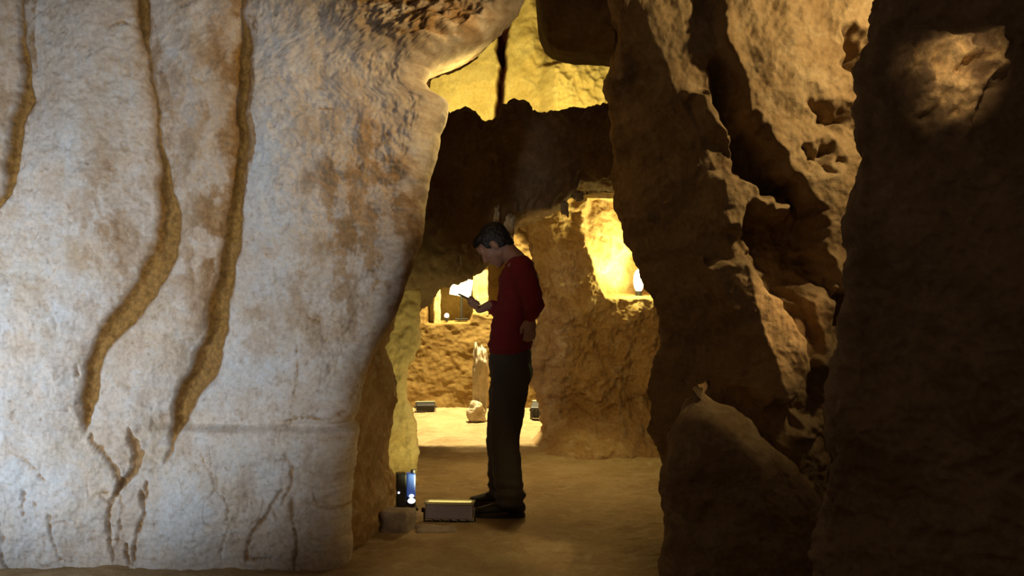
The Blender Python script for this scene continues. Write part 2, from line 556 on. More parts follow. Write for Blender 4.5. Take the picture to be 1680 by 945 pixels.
for cx, cy, rx_, ry_, h in [(190, 400, 55, 190, 0.46), (330, 430, 52, 150, 0.50), (325, 220, 62, 130, 0.45), (610, 345, 88, 160, 0.95), (545, 480, 75, 80, 0.55), (515, 290, 30, 130, 0.40),
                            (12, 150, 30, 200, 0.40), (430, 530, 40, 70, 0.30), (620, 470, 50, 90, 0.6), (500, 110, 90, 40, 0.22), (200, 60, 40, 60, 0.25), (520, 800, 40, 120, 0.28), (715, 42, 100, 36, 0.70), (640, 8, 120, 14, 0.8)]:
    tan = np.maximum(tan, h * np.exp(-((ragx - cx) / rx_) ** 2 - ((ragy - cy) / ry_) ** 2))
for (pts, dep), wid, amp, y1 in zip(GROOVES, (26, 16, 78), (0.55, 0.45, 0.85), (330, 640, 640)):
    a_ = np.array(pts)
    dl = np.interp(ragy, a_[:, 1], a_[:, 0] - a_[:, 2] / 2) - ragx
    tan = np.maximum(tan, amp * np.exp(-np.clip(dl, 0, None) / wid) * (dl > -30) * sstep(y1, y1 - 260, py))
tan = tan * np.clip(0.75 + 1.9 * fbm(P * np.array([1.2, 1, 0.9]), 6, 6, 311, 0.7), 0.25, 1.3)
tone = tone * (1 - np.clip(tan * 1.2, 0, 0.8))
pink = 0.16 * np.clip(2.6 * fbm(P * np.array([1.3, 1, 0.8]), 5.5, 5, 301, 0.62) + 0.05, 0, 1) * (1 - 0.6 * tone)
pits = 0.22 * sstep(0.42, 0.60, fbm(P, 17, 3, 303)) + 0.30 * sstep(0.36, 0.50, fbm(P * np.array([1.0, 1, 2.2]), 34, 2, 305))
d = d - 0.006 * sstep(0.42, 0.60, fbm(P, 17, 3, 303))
stain_or_lit = np.clip(np.maximum(stain_or_lit, np.maximum(np.maximum(band * 0.6, pits * 0.9), 0.42 * np.clip(tan, 0, 1))), 0, 1)
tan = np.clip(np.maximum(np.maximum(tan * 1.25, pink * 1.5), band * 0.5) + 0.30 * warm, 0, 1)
n = n * np.stack([1 - 0.75 * right, np.ones_like(right), 1 - 0.8 * right], -1)
wall_left = grid_object('wall_left', P + n * d[..., None], M_PALE, {'stain_or_lit': stain_or_lit, 'tone': tone, 'tan': tan})
tag(wall_left, 'pale limestone wall with deep brown grooves running down it', None, None, 'structure')

# the flank of that wall, running back into the passage
JB = curve([(-80, 760), (200, 690), (400, 668), (500, 648), (540, 640), (570, 627), (600, 642), (630, 652), (660, 648), (700, 641), (740, 637), (770, 636),
            (800, 645), (830, 645), (870, 640), (960, 634)])
pyv = np.linspace(-70, 960, 260)[:, None]
t = np.linspace(0, 1, 90)[None]
Yj = YL + 0.06 + t * 0.85
z = EYE + (CY - pyv) / F * (YL + 0.1) + 0 * t
xa = (EDGE(pyv) - 6 - 20 * sstep(135, 105, pyv) - CX) / F * YL
pyb = CY - (z[:, -1:] - EYE) * F / 5.65
xb = np.maximum((JB(pyb) - CX) / F * 5.65, xa - 0.10)
xb = np.where(pyb < 520, np.minimum(xb, xa), xb)
bow = np.sin(np.clip(t, 0, 1) * math.pi / 2)
P = np.stack([xa + (xb - xa) * bow, Yj + 0 * z, z], -1)
back = np.stack([xb - 0.9 * np.linspace(0, 1, 14)[None, 1:], 5.71 + 0.25 * np.linspace(0, 1, 14)[None, 1:] + 0 * xb, z[:, -1:] + 0 * np.linspace(0, 1, 14)[None, 1:]], -1)
P = np.concatenate([P, back], 1)
n = grid_normals(P, (1, 0, 0))
d = 0.03 * fbm(P, 3, 3, 5) + 0.014 * fbm(P, 9, 4, 6) + 0.012 * fbm(P, 14, 3, 9, ridged=True)
d = d * sstep(YL, YL + 0.25, P[..., 1])
wall_flank = grid_object('wall_passage', P + n * d[..., None], M_BROWN, {'stain_or_lit': np.zeros(P.shape[:2])})
tag(wall_flank, 'brown shaded flank of the pale wall inside the passage', None, None, 'structure')

# yellow lit jamb behind it
Yg = 6.65
GR = curve([(380, 700), (470, 688), (505, 689), (560, 690), (590, 677), (610, 668), (640, 668), (665, 674), (690, 682), (730, 685), (790, 687), (850, 692)])
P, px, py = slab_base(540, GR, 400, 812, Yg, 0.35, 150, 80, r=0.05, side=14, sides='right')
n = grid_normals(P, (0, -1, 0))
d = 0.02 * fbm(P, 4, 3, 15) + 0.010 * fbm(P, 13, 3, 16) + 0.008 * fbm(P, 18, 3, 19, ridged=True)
o = grid_object('jamb', P + n * d[..., None], M_YELLOW, {'stain_or_lit': np.zeros(px.shape)})
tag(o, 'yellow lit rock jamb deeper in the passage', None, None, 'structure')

# dark rock bridge over the passage
LT = curve([(560, 140), (700, 150), (728, 166), (737, 172), (745, 163), (762, 158), (780, 168), (795, 184), (806, 183), (816, 172), (826, 154), (842, 148), (862, 158),
            (872, 172), (900, 178), (950, 176), (985, 166), (1010, 158), (1150, 150)])
LB = curve([(560, 640), (600, 600), (628, 560), (645, 532), (665, 506), (690, 488), (715, 472), (745, 462), (780, 446), (800, 436), (825, 410), (850, 374), (880, 362), (905, 356),
            (935, 334), (955, 314), (975, 314), (1010, 315), (1050, 318), (1150, 326)])
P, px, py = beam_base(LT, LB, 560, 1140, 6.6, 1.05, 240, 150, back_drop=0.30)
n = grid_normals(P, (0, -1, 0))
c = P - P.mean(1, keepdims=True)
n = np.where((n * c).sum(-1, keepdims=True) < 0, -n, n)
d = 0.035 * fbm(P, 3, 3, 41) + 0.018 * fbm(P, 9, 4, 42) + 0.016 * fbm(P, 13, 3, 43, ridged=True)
lintel = grid_object('lintel', P + n * d[..., None], M_DARK, {'stain_or_lit': np.zeros(px.shape)}, close_u=True)
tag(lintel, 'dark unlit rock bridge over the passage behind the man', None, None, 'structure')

# yellow lit wall above and behind the bridge, split by a red-brown crack
Yu = 8.0
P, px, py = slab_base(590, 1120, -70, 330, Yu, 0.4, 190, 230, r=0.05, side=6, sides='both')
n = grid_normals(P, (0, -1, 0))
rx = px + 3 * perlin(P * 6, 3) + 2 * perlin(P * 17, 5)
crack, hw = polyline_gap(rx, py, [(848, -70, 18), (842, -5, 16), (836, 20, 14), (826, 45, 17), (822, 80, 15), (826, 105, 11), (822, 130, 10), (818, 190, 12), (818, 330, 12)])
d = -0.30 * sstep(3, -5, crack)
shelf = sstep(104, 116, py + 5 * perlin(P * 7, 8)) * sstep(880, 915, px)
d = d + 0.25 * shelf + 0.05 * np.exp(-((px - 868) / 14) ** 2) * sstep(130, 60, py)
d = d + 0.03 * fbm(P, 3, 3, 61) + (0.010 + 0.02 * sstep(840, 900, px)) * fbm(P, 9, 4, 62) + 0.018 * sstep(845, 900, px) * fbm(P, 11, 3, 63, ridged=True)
o = grid_object('wall_upper', P + n * d[..., None], M_YELLOW, {'stain_or_lit': sstep(3, -3, crack)})
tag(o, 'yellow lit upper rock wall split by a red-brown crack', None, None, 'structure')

# dark boss hanging at the top beside the pillar
BB = curve([(872, -60), (880, -20), (885, 30), (890, 70), (900, 95), (914, 106), (940, 111), (1000, 112), (1100, 116)])
BT = curve([(872, -90), (1100, -90)])
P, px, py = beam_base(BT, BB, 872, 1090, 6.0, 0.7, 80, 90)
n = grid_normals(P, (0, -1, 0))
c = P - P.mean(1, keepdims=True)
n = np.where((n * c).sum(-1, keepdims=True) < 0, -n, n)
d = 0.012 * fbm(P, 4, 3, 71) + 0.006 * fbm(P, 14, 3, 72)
o = grid_object('ceiling_boss', P + n * d[..., None], M_DARK, {'stain_or_lit': np.zeros(px.shape)}, close_u=True)
tag(o, 'dark rounded rock hanging from the top beside the pillar', None, None, 'structure')

# rock mass at the right of the passage, with the lit niche
Ym = 8.25
ML = curve([(200, 800), (340, 840), (420, 868), (560, 876), (620, 872), (660, 884), (690, 902), (720, 916), (745, 925), (790, 935)])
P, px, py = slab_base(ML, 1190, 230, 745, Ym, 1.6, 330, 300, r=0.10, side=20, sides='left')
n = grid_normals(P, (0, -1, 0))
NICHE = [(966, 318), (985, 312), (1004, 314), (1020, 318), (1100, 330), (1110, 489), (993, 489), (983, 468), (972, 436), (966, 410), (960, 385), (957, 352)]
sd = poly_sd(px + 4 * perlin(P * 7, 5), py, NICHE)
rec = sstep(-2, 10, sd)
chamfer = sstep(-45, 0, sd) * sstep(400, 330, py) * sstep(1000, 950, px)
d = 0.09 * fbm(P, 2.6, 3, 81) + 0.045 * fbm(P, 7, 4, 82) + 0.014 * fbm(P, 14, 3, 83, ridged=True)
d = d * (1 - 0.6 * rec) - 0.12 * chamfer
foot = sstep(640, 745, py)
d = d + 0.50 * foot ** 2.5 + 0.05 * sstep(592, 600, py + 8 * perlin(P * 4, 2)) * sstep(640, 600, py) * 0
Pd = P + n * d[..., None]
slope = np.clip((px - 960) / 110, 0, 1.3)
Pd[..., 1] += rec * (0.16 + 0.34 * slope)
o = grid_object('wall_inner', Pd, M_BROWN, {'stain_or_lit': np.zeros(px.shape)})
tag(o, 'brown rock mass with a bright lit niche at the right of the passage', None, None, 'structure')

# back wall of the inner chamber with its ledge and niche
Yw = 10.75
P, px, py = slab_base(640, 1010, 330, 690, Yw, 0.4, 200, 240, r=0.03, side=4, sides='both')
n = grid_normals(P, (0, -1, 0))
NB = [(700, 470), (722, 440), (830, 420), (845, 500), (838, 516), (800, 520), (776, 512), (770, 528), (700, 530)]
rec = sstep(-2, 4, poly_sd(px + 2 * perlin(P * 6, 1), py + 1.5 * perlin(P * 6, 7), NB))
d = 0.04 * fbm(P, 2.4, 3, 101) + 0.006 * fbm(P * np.array([1, 1, 1.6]), 9, 3, 102, ridged=True) + 0.006 * fbm(P, 16, 3, 103)
Pd = P + n * (d * (1 - 0.7 * rec))[..., None]
Pd[..., 1] += rec * 0.40
o = grid_object('wall_back', Pd, rock_material('chiselled_rock', (0.20, 0.125, 0.038), (0.15, 0.085, 0.022), (0.22, 0.15, 0.05), scale=4, bump=0.4, fine=30), {'stain_or_lit': np.zeros(px.shape)})
tag(o, 'rough chiselled back wall of the inner chamber under a lit ledge', None, None, 'structure')
wall_back = o
# two stone posts standing on that ledge
for (x0, x1, y0, y1, nm) in [(711, 723, 466, 530, 'post'), (776, 801, 430, 518, 'post')]:
    P, px, py = slab_base(x0, x1, y0, y1, Yw + 0.05, 0.16, 40, 12, r=0.02, side=6, sides='both')
    n = grid_normals(P, (0, -1, 0))
    P = P + n * (0.008 * fbm(P, 9, 3, 7))[..., None]
    grid_object(nm, P, M_YELLOW, {'stain_or_lit': np.zeros(px.shape)}, parent=wall_back)

# the pillar of the right side
PL = curve([(-70, 990), (0, 994), (110, 998), (160, 1000), (230, 999), (300, 1002), (320, 1008), (360, 1021), (400, 1034), (440, 1048), (475, 1060), (495, 1070), (520, 1076),
            (560, 1075), (620, 1068), (680, 1062), (740, 1066), (790, 1079), (830, 1088), (970, 1100)])
RIDGE = curve([(-70, 1040), (0, 1052), (80, 1085), (170, 1120), (250, 1165), (400, 1200), (480, 1225), (640, 1270), (800, 1310), (970, 1340)])
YP = 4.55
PLE = lambda v: CX + (PL(v) - CX) * (1 + 1.0 * np.clip(RIDGE(v) - PL(v), 0, 260) / F)
P, px, py = slab_base(PLE, 1560, -70, 975, YP, 1.0, 400, 300, r=0.06, side=24, sides='left')
n = grid_normals(P, (0, -1, 0))
rx = px + 16 * perlin(P * 5, 3) + 9 * perlin(P * 13, 4) + 4 * perlin(P * 30, 5)
ry = py + 16 * perlin(P * 5, 13) + 9 * perlin(P * 13, 14) + 4 * perlin(P * 30, 15)
LIT = [
    ([(1140, -80), (1440, -80), (1420, 120), (1402, 300), (1398, 480), (1368, 485), (1345, 420), (1330, 355), (1302, 315), (1272, 255), (1222, 205), (1200, 110), (1165, 20)], 0.13),
    ([(1138, 158), (1160, 150), (1180, 190), (1205, 232), (1190, 245), (1160, 220)], 0.14),
    ([(1150, 290), (1190, 280), (1235, 312), (1295, 322), (1288, 346), (1218, 350), (1205, 390), (1172, 355)], 0.14),
    ([(1165, 432), (1225, 424), (1252, 470), (1290, 535), (1308, 590), (1300, 655), (1258, 668), (1214, 640), (1252, 612), (1236, 560), (1190, 520), (1174, 480)], 0.17),
    ([(1318, 480), (1348, 470), (1368, 505), (1362, 610), (1334, 605), (1330, 540)], 0.10),
    ([(1302, 672), (1325, 680), (1332, 716), (1312, 722)], 0.08),
    ([(1318, 786), (1332, 790), (1332, 812), (1318, 808)], 0.07),
]
HOLE = [
    ([(1372, 60), (1405, 90), (1392, 128), (1378, 110)], 0.12), ([(1330, 185), (1372, 190), (1380, 210), (1335, 212)], 0.08),
    ([(1310, 250), (1345, 245), (1362, 275), (1320, 278)], 0.08), ([(1225, 205), (1300, 310), (1325, 350), (1250, 330), (1190, 232)], 0.10),
    ([(1225, 352), (1330, 352), (1345, 430), (1290, 520), (1255, 465), (1215, 400)], 0.10), ([(1178, 95), (1215, 195), (1190, 225), (1168, 140)], 0.10),
]
d = 0.0
for poly, h in LIT:
    d = d + h * sstep(-9, 9, poly_sd(rx, ry, poly))
for poly, h in HOLE:
    d = d - 2.3 * h * sstep(-16, 22, poly_sd(rx + 10 * perlin(P * 18, 91), ry + 10 * perlin(P * 18, 92), poly))
recede = np.clip(RIDGE(py) + 14 * perlin(P * 4, 23) - px, 0, 260) / F * YP
d = d + 0.05 * fbm(P, 2.2, 3, 111) + 0.030 * fbm(P, 6, 4, 112) + 0.006 * fbm(P, 11, 4, 113, ridged=True) + 0.003 * fbm(P, 40, 2, 114)
Pd = P + n * d[..., None]
Pd[..., 1] += recede * 1.0
o = grid_object('pillar', Pd, M_PILLAR, {'stain_or_lit': np.zeros(px.shape)})
tag(o, 'rugged brown rock pillar at the right of the passage with gold lit knobs', None, None, 'structure')

# brown boulder at the foot of the pillar
Yb = 4.25
BL = curve([(620, 1146), (655, 1138), (680, 1112), (720, 1096), (800, 1087), (860, 1086), (980, 1084)])
BR = curve([(620, 1150), (655, 1170), (700, 1230), (760, 1300), (850, 1360), (980, 1400)])
P, px, py = slab_base(BL, BR, 640, 980, Yb, 0.4, 140, 110, r=0.05, side=12, sides='both')
n = grid_normals(P, (0, -1, 0))
mid = (BL(py) + BR(py)) / 2
half = (BR(py) - BL(py)) / 2
P[..., 1] -= 0.16 * np.sqrt(np.clip(1 - ((px - mid) / (half + 1)) ** 2, 0, 1)) * sstep(640, 760, py) - 0.10 * sstep(760, 640, py)
d = 0.03 * fbm(P, 4, 3, 121) + 0.010 * fbm(P, 10, 4, 122) + 0.006 * fbm(P, 15, 3, 123, ridged=True)
o = grid_object('pillar_foot', P + n * d[..., None], M_PILLAR, {'stain_or_lit': np.zeros(px.shape)})
tag(o, 'rust brown rock foot at the base of the pillar', None, None, 'structure')

# the near dark rock at the far right
RL = curve([(-70, 1432), (0, 1424), (100, 1410), (200, 1397), (300, 1391), (400, 1386), (500, 1378), (600, 1368), (700, 1350), (800, 1340), (980, 1330)])
YR = 3.55
P, px, py = slab_base(RL, 2150, -90, 1080, YR, 0.35, 300, 260, r=0.10, side=10, sides='left')
n = grid_normals(P, (0, -1, 0))
rx = px + 14 * perlin(P * 8, 3) + 7 * perlin(P * 22, 4)
ry = py + 14 * perlin(P * 8, 13) + 7 * perlin(P * 22, 14)
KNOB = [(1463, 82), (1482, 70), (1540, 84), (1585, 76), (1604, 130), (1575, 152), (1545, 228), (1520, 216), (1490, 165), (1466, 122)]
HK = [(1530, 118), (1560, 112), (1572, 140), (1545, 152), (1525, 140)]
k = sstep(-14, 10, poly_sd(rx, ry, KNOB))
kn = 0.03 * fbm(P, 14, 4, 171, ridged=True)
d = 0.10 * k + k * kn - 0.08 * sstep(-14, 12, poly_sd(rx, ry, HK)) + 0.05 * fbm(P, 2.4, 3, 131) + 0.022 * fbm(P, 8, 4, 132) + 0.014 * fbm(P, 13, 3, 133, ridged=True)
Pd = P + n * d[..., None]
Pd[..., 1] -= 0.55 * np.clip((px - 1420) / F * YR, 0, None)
o = grid_object('wall_right', Pd, M_NEAR, {'stain_or_lit': k * np.clip(0.7 + 2.2 * fbm(P, 12, 4, 173), 0, 1)})  # lighter ragged patch painted on the knob, standing in for lamplight
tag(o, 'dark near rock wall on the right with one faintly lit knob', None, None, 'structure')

# floor, raised by a hand beyond the threshold
X = np.linspace(-3.2, 3.2, 330)[None]
Yf = np.concatenate([np.linspace(1.2, 4.3, 60), np.linspace(4.32, 8.5, 300), np.linspace(8.53, 11.2, 80)])[:, None]
P = np.stack([X + 0 * Yf, Yf + 0 * X, 0 * X + 0 * Yf], -1)
z = 0.016 * fbm(P, 1.6, 3, 141) + 0.008 * fbm(P, 6, 4, 142) + 0.006 * fbm(P, 16, 3, 143)
z = z * (1 - 0.8 * np.exp(-((P[..., 0] + 0.15) / 0.7) ** 2 - ((P[..., 1] - 5.8) / 0.6) ** 2))
z = z + 0.03 * sstep(8.04, 8.10, P[..., 1] + 0.03 * perlin(P * 4, 3))
P[..., 2] = z
floor = grid_object('floor', P, M_FLOOR, {'stain_or_lit': np.zeros(z.shape)})
tag(floor, 'trodden earth and rock floor of the cave', None, None, 'structure')


def floor_z(x, y):
    Xr, Yr = X[0], Yf[:, 0]
    i = int(np.argmin(np.abs(Yr - y)))
    j = int(np.argmin(np.abs(Xr - x)))
    return float(z[i, j])


# rock roof over it all
P = np.stack([np.linspace(-3.4, 3.4, 90)[None] + 0 * np.linspace(4.3, 11.4, 90)[:, None], np.linspace(4.3, 11.4, 90)[:, None] + 0 * np.linspace(0, 1, 90)[None], np.full((90, 90), 4.0)], -1)
P[..., 2] += 0.15 * fbm(P, 1.5, 3, 151) + 0.04 * fbm(P, 6, 2, 152)
o = grid_object('ceiling', P, M_DARK, {'stain_or_lit': np.zeros((90, 90))})
tag(o, 'dark rock roof of the cave', None, None, 'structure')


# ------------------------------------------------------------------ the man: ball chains fused into one skin
def balls_to_mesh(name, balls, voxel, mat, parent, smooth_it=4, wrinkle=None):
    """balls: (centre, (rx, ry, rz), rotation 3x3 or None) fused by a voxel remesh"""
    bm = bmesh.new()
    bmesh.ops.create_icosphere(bm, subdivisions=3, radius=1.0)
    V0 = np.array([v.co[:] for v in bm.verts])
    F0 = np.array([[v.index for v in f.verts] for f in bm.faces])
    bm.free()
    vs, fs, off = [], [], 0
    for c, r, R in balls:
        v = V0 * np.asarray(r)
        if R is not None:
            v = v @ np.asarray(R).T
        vs.append(v + np.asarray(c))
        fs.append(F0 + off)
        off += len(V0)
    me = bpy.data.meshes.new('src')
    me.from_pydata(np.concatenate(vs).tolist(), [], np.concatenate(fs).tolist())
    me.update()
    o = bpy.data.objects.new('src', me)
    COL.objects.link(o)
    m = o.modifiers.new('r', 'REMESH')
    m.mode = 'VOXEL'
    m.voxel_size = voxel
    s = o.modifiers.new('s', 'SMOOTH')
    s.iterations = smooth_it
    s.factor = 0.5
    dg = bpy.context.evaluated_depsgraph_get()
    res = bpy.data.meshes.new_from_object(o.evaluated_get(dg))
    res.name = name
    bpy.data.objects.remove(o)
    bpy.data.meshes.remove(me)
    if wrinkle:
        co = np.zeros(len(res.vertices) * 3, np.float32)
        no = np.zeros(len(res.vertices) * 3, np.float32)
        res.vertices.foreach_get('co', co)
        res.vertices.foreach_get('normal', no)
        co, no = co.reshape(-1, 3).astype(float), no.reshape(-1, 3).astype(float)
        co += no * wrinkle(co)[:, None]
        res.vertices.foreach_set('co', co.reshape(-1).astype(np.float32))
        res.update()
    res.materials.clear()
    res.materials.append(mat)
    res.polygons.foreach_set('use_smooth', [True] * len(res.polygons))
    ob = bpy.data.objects.new(name, res)
    COL.objects.link(ob)
    if parent:
        ob.parent = parent
        ob.matrix_parent_inverse = Matrix.Translation(-Vector(parent.location))
    return ob


def chain(pts, n=None):
    """pts: (point, radius or (rx, ry, rz)); interpolated balls"""
    out = []
    for (p0, r0), (p1, r1) in zip(pts[:-1], pts[1:]):
        p0, p1 = np.asarray(p0, float), np.asarray(p1, float)
        r0 = np.ones(3) * r0 if np.isscalar(r0) else np.asarray(r0, float)
        r1 = np.ones(3) * r1 if np.isscalar(r1) else np.asarray(r1, float)
        L = np.linalg.norm(p1 - p0)
        k = n or max(2, int(L / (0.35 * min(r0.min(), r1.min()))) + 1)
        for t in np.linspace(0, 1, k):
            out.append((p0 + (p1 - p0) * t, tuple(r0 + (r1 - r0) * t), None))
    return out


Y0 = 5.88


def H(px, py, dy=0.0):
    """joint of the man seen at a pixel, dy metres behind his middle plane"""
    return W(px, py, Y0 + dy)


M_SKIN = plain('skin', (0.36, 0.19, 0.12), 0.55, gscale=30)
M_HAIR = plain('black_hair', (0.012, 0.010, 0.009), 0.6, grain=0.6, gscale=140)
M_SWEAT = plain('red_knit', (0.19, 0.012, 0.016), 0.9, grain=0.5, gscale=180)
M_TROUS = plain('grey_denim', (0.062, 0.054, 0.047), 0.9, grain=0.3, gscale=160)
M_SHOE = plain('black_leather', (0.014, 0.012, 0.011), 0.6)
M_SOLE = plain('shoe_sole', (0.03, 0.026, 0.022), 0.8)
M_PHONE = plain('phone_glass', (0.012, 0.012, 0.014), 0.25)
M_METAL = plain('grey_metal', (0.25, 0.23, 0.34), 0.5, 0.1)
M_BLACK = plain('black_plastic', (0.012, 0.012, 0.014), 0.5)
M_BLUE = plain('blue_glow_panel', (0.05, 0.12, 0.50), 0.35, emit=(0.12, 0.24, 0.8), strength=0.22)  # faint glow added so the blue holds under the yellow light
M_LENS = plain('lit_lens', (0.9, 0.8, 0.5), 0.3, emit=(1.0, 0.80, 0.38), strength=14.0)
M_LENSW = plain('lit_white_lens', (0.9, 0.9, 0.9), 0.3, emit=(0.85, 0.9, 1.0), strength=1.6)

foot_l, foot_r = H(838, 840, -0.13), H(824, 826, 0.17)
man = empty('person', ((foot_l[0] + foot_r[0]) / 2, Y0, 0.0))
tag(man, 'man in a red sweater and grey trousers standing with head bowed over a phone', 'person')

# head frame: face turned to the left and bowed
pit = math.radians(47)
yaw = math.radians(8)
fwd = np.array([-math.cos(pit) * math.cos(yaw), math.cos(pit) * math.sin(yaw), -math.sin(pit)])
sid = np.array([math.sin(yaw), math.cos(yaw), 0.0])
up = np.cross(fwd, sid)
if up[2] < 0:
    up = -up
HR = np.stack([fwd, sid, up], 1)
hc = H(811, 403)


def hd(a, b, c):
    return hc + HR @ np.array([a, b, c])


head = [(hd(-0.015, 0, 0.03), (0.098, 0.076, 0.085), HR), (hd(0.03, 0, -0.02), (0.062, 0.066, 0.085), HR), (hd(0.045, 0, -0.065), (0.045, 0.05, 0.05), HR),
        (hd(0.065, 0, -0.098), (0.022, 0.026, 0.02), HR), (hd(0.0, 0, -0.05), (0.07, 0.062, 0.05), HR),
        (hd(0.075, 0, 0.045), (0.022, 0.055, 0.03), HR), (hd(0.083, 0, 0.012), (0.014, 0.012, 0.012), HR)]
head += chain([(hd(0.090, 0, 0.008), 0.010), (hd(0.108, 0, -0.024), 0.0125)], 6)
for s in (-1, 1):
    head += [(hd(0.098, s * 0.012, -0.028), (0.012, 0.010, 0.009), HR), (hd(0.080, s * 0.033, 0.020), (0.014, 0.022, 0.007), HR),
             (hd(0.074, s * 0.033, 0.004), (0.013, 0.014, 0.011), HR), (hd(0.058, s * 0.043, -0.025), (0.022, 0.018, 0.016), HR),
             (hd(-0.012, s * 0.078, -0.010), (0.018, 0.008, 0.032), HR)]
head += [(hd(0.090, 0, -0.055), (0.010, 0.024, 0.006), HR), (hd(0.088, 0, -0.067), (0.010, 0.021, 0.007), HR)]

neck0, neck1 = H(848, 428), hd(-0.03, 0, -0.06)
sh_l, sh_r = H(857, 441, -0.185), H(848, 441, 0.185)
el_l, wr_l = H(878, 500, -0.290), H(871, 520, -0.205)
el_r, wr_r = H(830, 514, 0.225), H(803, 501, 0.120)
pel = H(838, 588)
hip_l, hip_r = H(838, 612, -0.085), H(836, 612, 0.085)
kn_l, kn_r = H(828, 714, -0.115), H(822, 712, 0.13)
an_l, an_r = H(836, 822, -0.13), H(824, 806, 0.17)
body = list(head)
body += chain([(neck1, 0.056), (neck0, 0.060)])
body += chain([(H(850, 440), (0.08, 0.15, 0.06)), (H(850, 470), (0.095, 0.165, 0.09)), (H(846, 520), (0.09, 0.15, 0.09)), (H(840, 560), (0.09, 0.145, 0.08)), (pel, (0.10, 0.155, 0.09))])
body += chain([(sh_l, 0.056), (el_l, 0.042), (wr_l, 0.029)])
body += chain([(sh_r, 0.056), (el_r, 0.042), (wr_r, 0.029)])
for hp, kn, an in ((hip_l, kn_l, an_l), (hip_r, kn_r, an_r)):
    body += chain([(hp, 0.085), (kn, 0.056), (an, 0.040)])
    body += chain([(an, 0.040), (an + np.array([-0.02, 0, -0.045]), 0.035), (an + np.array([-0.14, 0, -0.065]), (0.05, 0.036, 0.022))])

# phone and the right hand that holds it
ph_c = H(770, 491, 0.085)
pa = np.array([-0.90, 0.0, 0.44])
pa /= np.linalg.norm(pa)
pb = np.array([0.0, 1.0, 0.0])
pn = np.array([-pa[2], 0.0, pa[0]])
if pn[2] < 0:
    pn = -pn


def ph(a, b, c):
    return ph_c + pa * a + pb * b + pn * c


palm = [(ph(-0.045, 0.005, -0.026), (0.046, 0.040, 0.015), np.stack([pa, pb, pn], 1)), (ph(-0.062, 0.012, -0.026), (0.036, 0.032, 0.017), np.stack([pa, pb, pn], 1))]
body += chain([(wr_r, 0.029), (ph(-0.085, 0.008, -0.030), (0.027, 0.027, 0.022))]) + palm
for k, (a, ln) in enumerate(((-0.005, 1.0), (-0.026, 1.06), (-0.047, 1.0), (-0.066, 0.84))):
    lift = 0.0135 * ln
    body += chain([(ph(a - 0.012, 0.0, -0.024), 0.0095), (ph(a, -0.030 * ln, -0.019), 0.0088), (ph(a + 0.004, -0.0475, -0.006), 0.0080), (ph(a + 0.007, -0.042 + 0.004 * k, lift), 0.0072)])
body += chain([(ph(-0.075, 0.030, -0.024), 0.012), (ph(-0.045, 0.049, -0.010), 0.0100), (ph(-0.020, 0.045, 0.013), 0.0090), (ph(0.004, 0.034, 0.0150), 0.0082)])
# the left hand resting half closed at the hip
hx = np.array([-1.0, 0.0, 0.0])
lp = wr_l + np.array([-0.006, 0.012, -0.050])
body += chain([(wr_l, 0.028), (wr_l + np.array([-0.002, 0.006, -0.02]), (0.030, 0.020, 0.022))])
body += [(lp, (0.040, 0.017, 0.044), None)]
for k, ln in enumerate((0.95, 1.05, 1.0, 0.8)):
    b0 = lp + np.array([-0.028 + 0.019 * k, 0.0, -0.036])
    b1 = b0 + np.array([-0.003, 0.004, -0.036 * ln])
    b2 = b1 + np.array([-0.004, 0.022, -0.018 * ln])
    b3 = b2 + np.array([-0.002, 0.016, 0.008])
    body += chain([(b0, 0.0095), (b1, 0.0088), (b2, 0.0080), (b3, 0.0072)])
body += chain([(lp + np.array([-0.030, 0.004, 0.016]), 0.012), (lp + np.array([-0.050, 0.010, -0.016]), 0.0100), (lp + np.array([-0.050, 0.018, -0.046]), 0.0085)])
balls_to_mesh('body', body, 0.0055, M_SKIN, man, 2)

# hair
hair = [(hd(-0.030, 0, 0.042), (0.098, 0.083, 0.084), HR), (hd(-0.052, 0, 0.0), (0.066, 0.076, 0.072), HR), (hd(0.030, 0, 0.085), (0.058, 0.068, 0.034), HR),
        (hd(0.062, 0, 0.078), (0.030, 0.055, 0.022), HR), (hd(-0.072, 0, -0.045), (0.034, 0.055, 0.04), HR)]
for s in (-1, 1):
    hair += [(hd(0.02, s * 0.064, 0.030), (0.020, 0.012, 0.040), HR), (hd(-0.045, s * 0.066, -0.012), (0.035, 0.014, 0.04), HR)]
balls_to_mesh('hair', hair, 0.006, M_HAIR, man, 2, lambda c: 0.006 * fbm(c, 45, 2, 5, ridged=True))

# sweater
sw = chain([(H(850, 424), (0.062, 0.070, 0.022)), (H(853, 436), (0.085, 0.15, 0.045)), (H(850, 462), (0.118, 0.185, 0.08)), (H(848, 500), (0.122, 0.182, 0.09)),
            (H(841, 535), (0.128, 0.180, 0.08)), (H(837, 562), (0.134, 0.178, 0.05)), (H(836, 572), (0.132, 0.176, 0.018))])
sw += [(H(868, 470), (0.066, 0.14, 0.12), None)]
sw += chain([(sh_l, 0.076), (sh_l + (el_l - sh_l) * 0.5, 0.066), (el_l, 0.060), (wr_l + (el_l - wr_l) * 0.15, 0.044)])
sw += chain([(sh_r, 0.076), (sh_r + (el_r - sh_r) * 0.5, 0.066), (el_r, 0.060), (wr_r + (el_r - wr_r) * 0.15, 0.044)])
balls_to_mesh('sweater', sw, 0.009, M_SWEAT, man, 5, lambda c: 0.010 * fbm(c * np.array([1, 1, 1.7]), 7, 3, 15) + 0.004 * fbm(c * np.array([1, 1, 2.2]), 16, 2, 18))
hem = chain([(H(836.5, 573), (0.131, 0.174, 0.014)), (H(836.5, 578), (0.128, 0.170, 0.012))], 3)
balls_to_mesh('sweater_hem', hem, 0.008, M_SWEAT, man, 2)

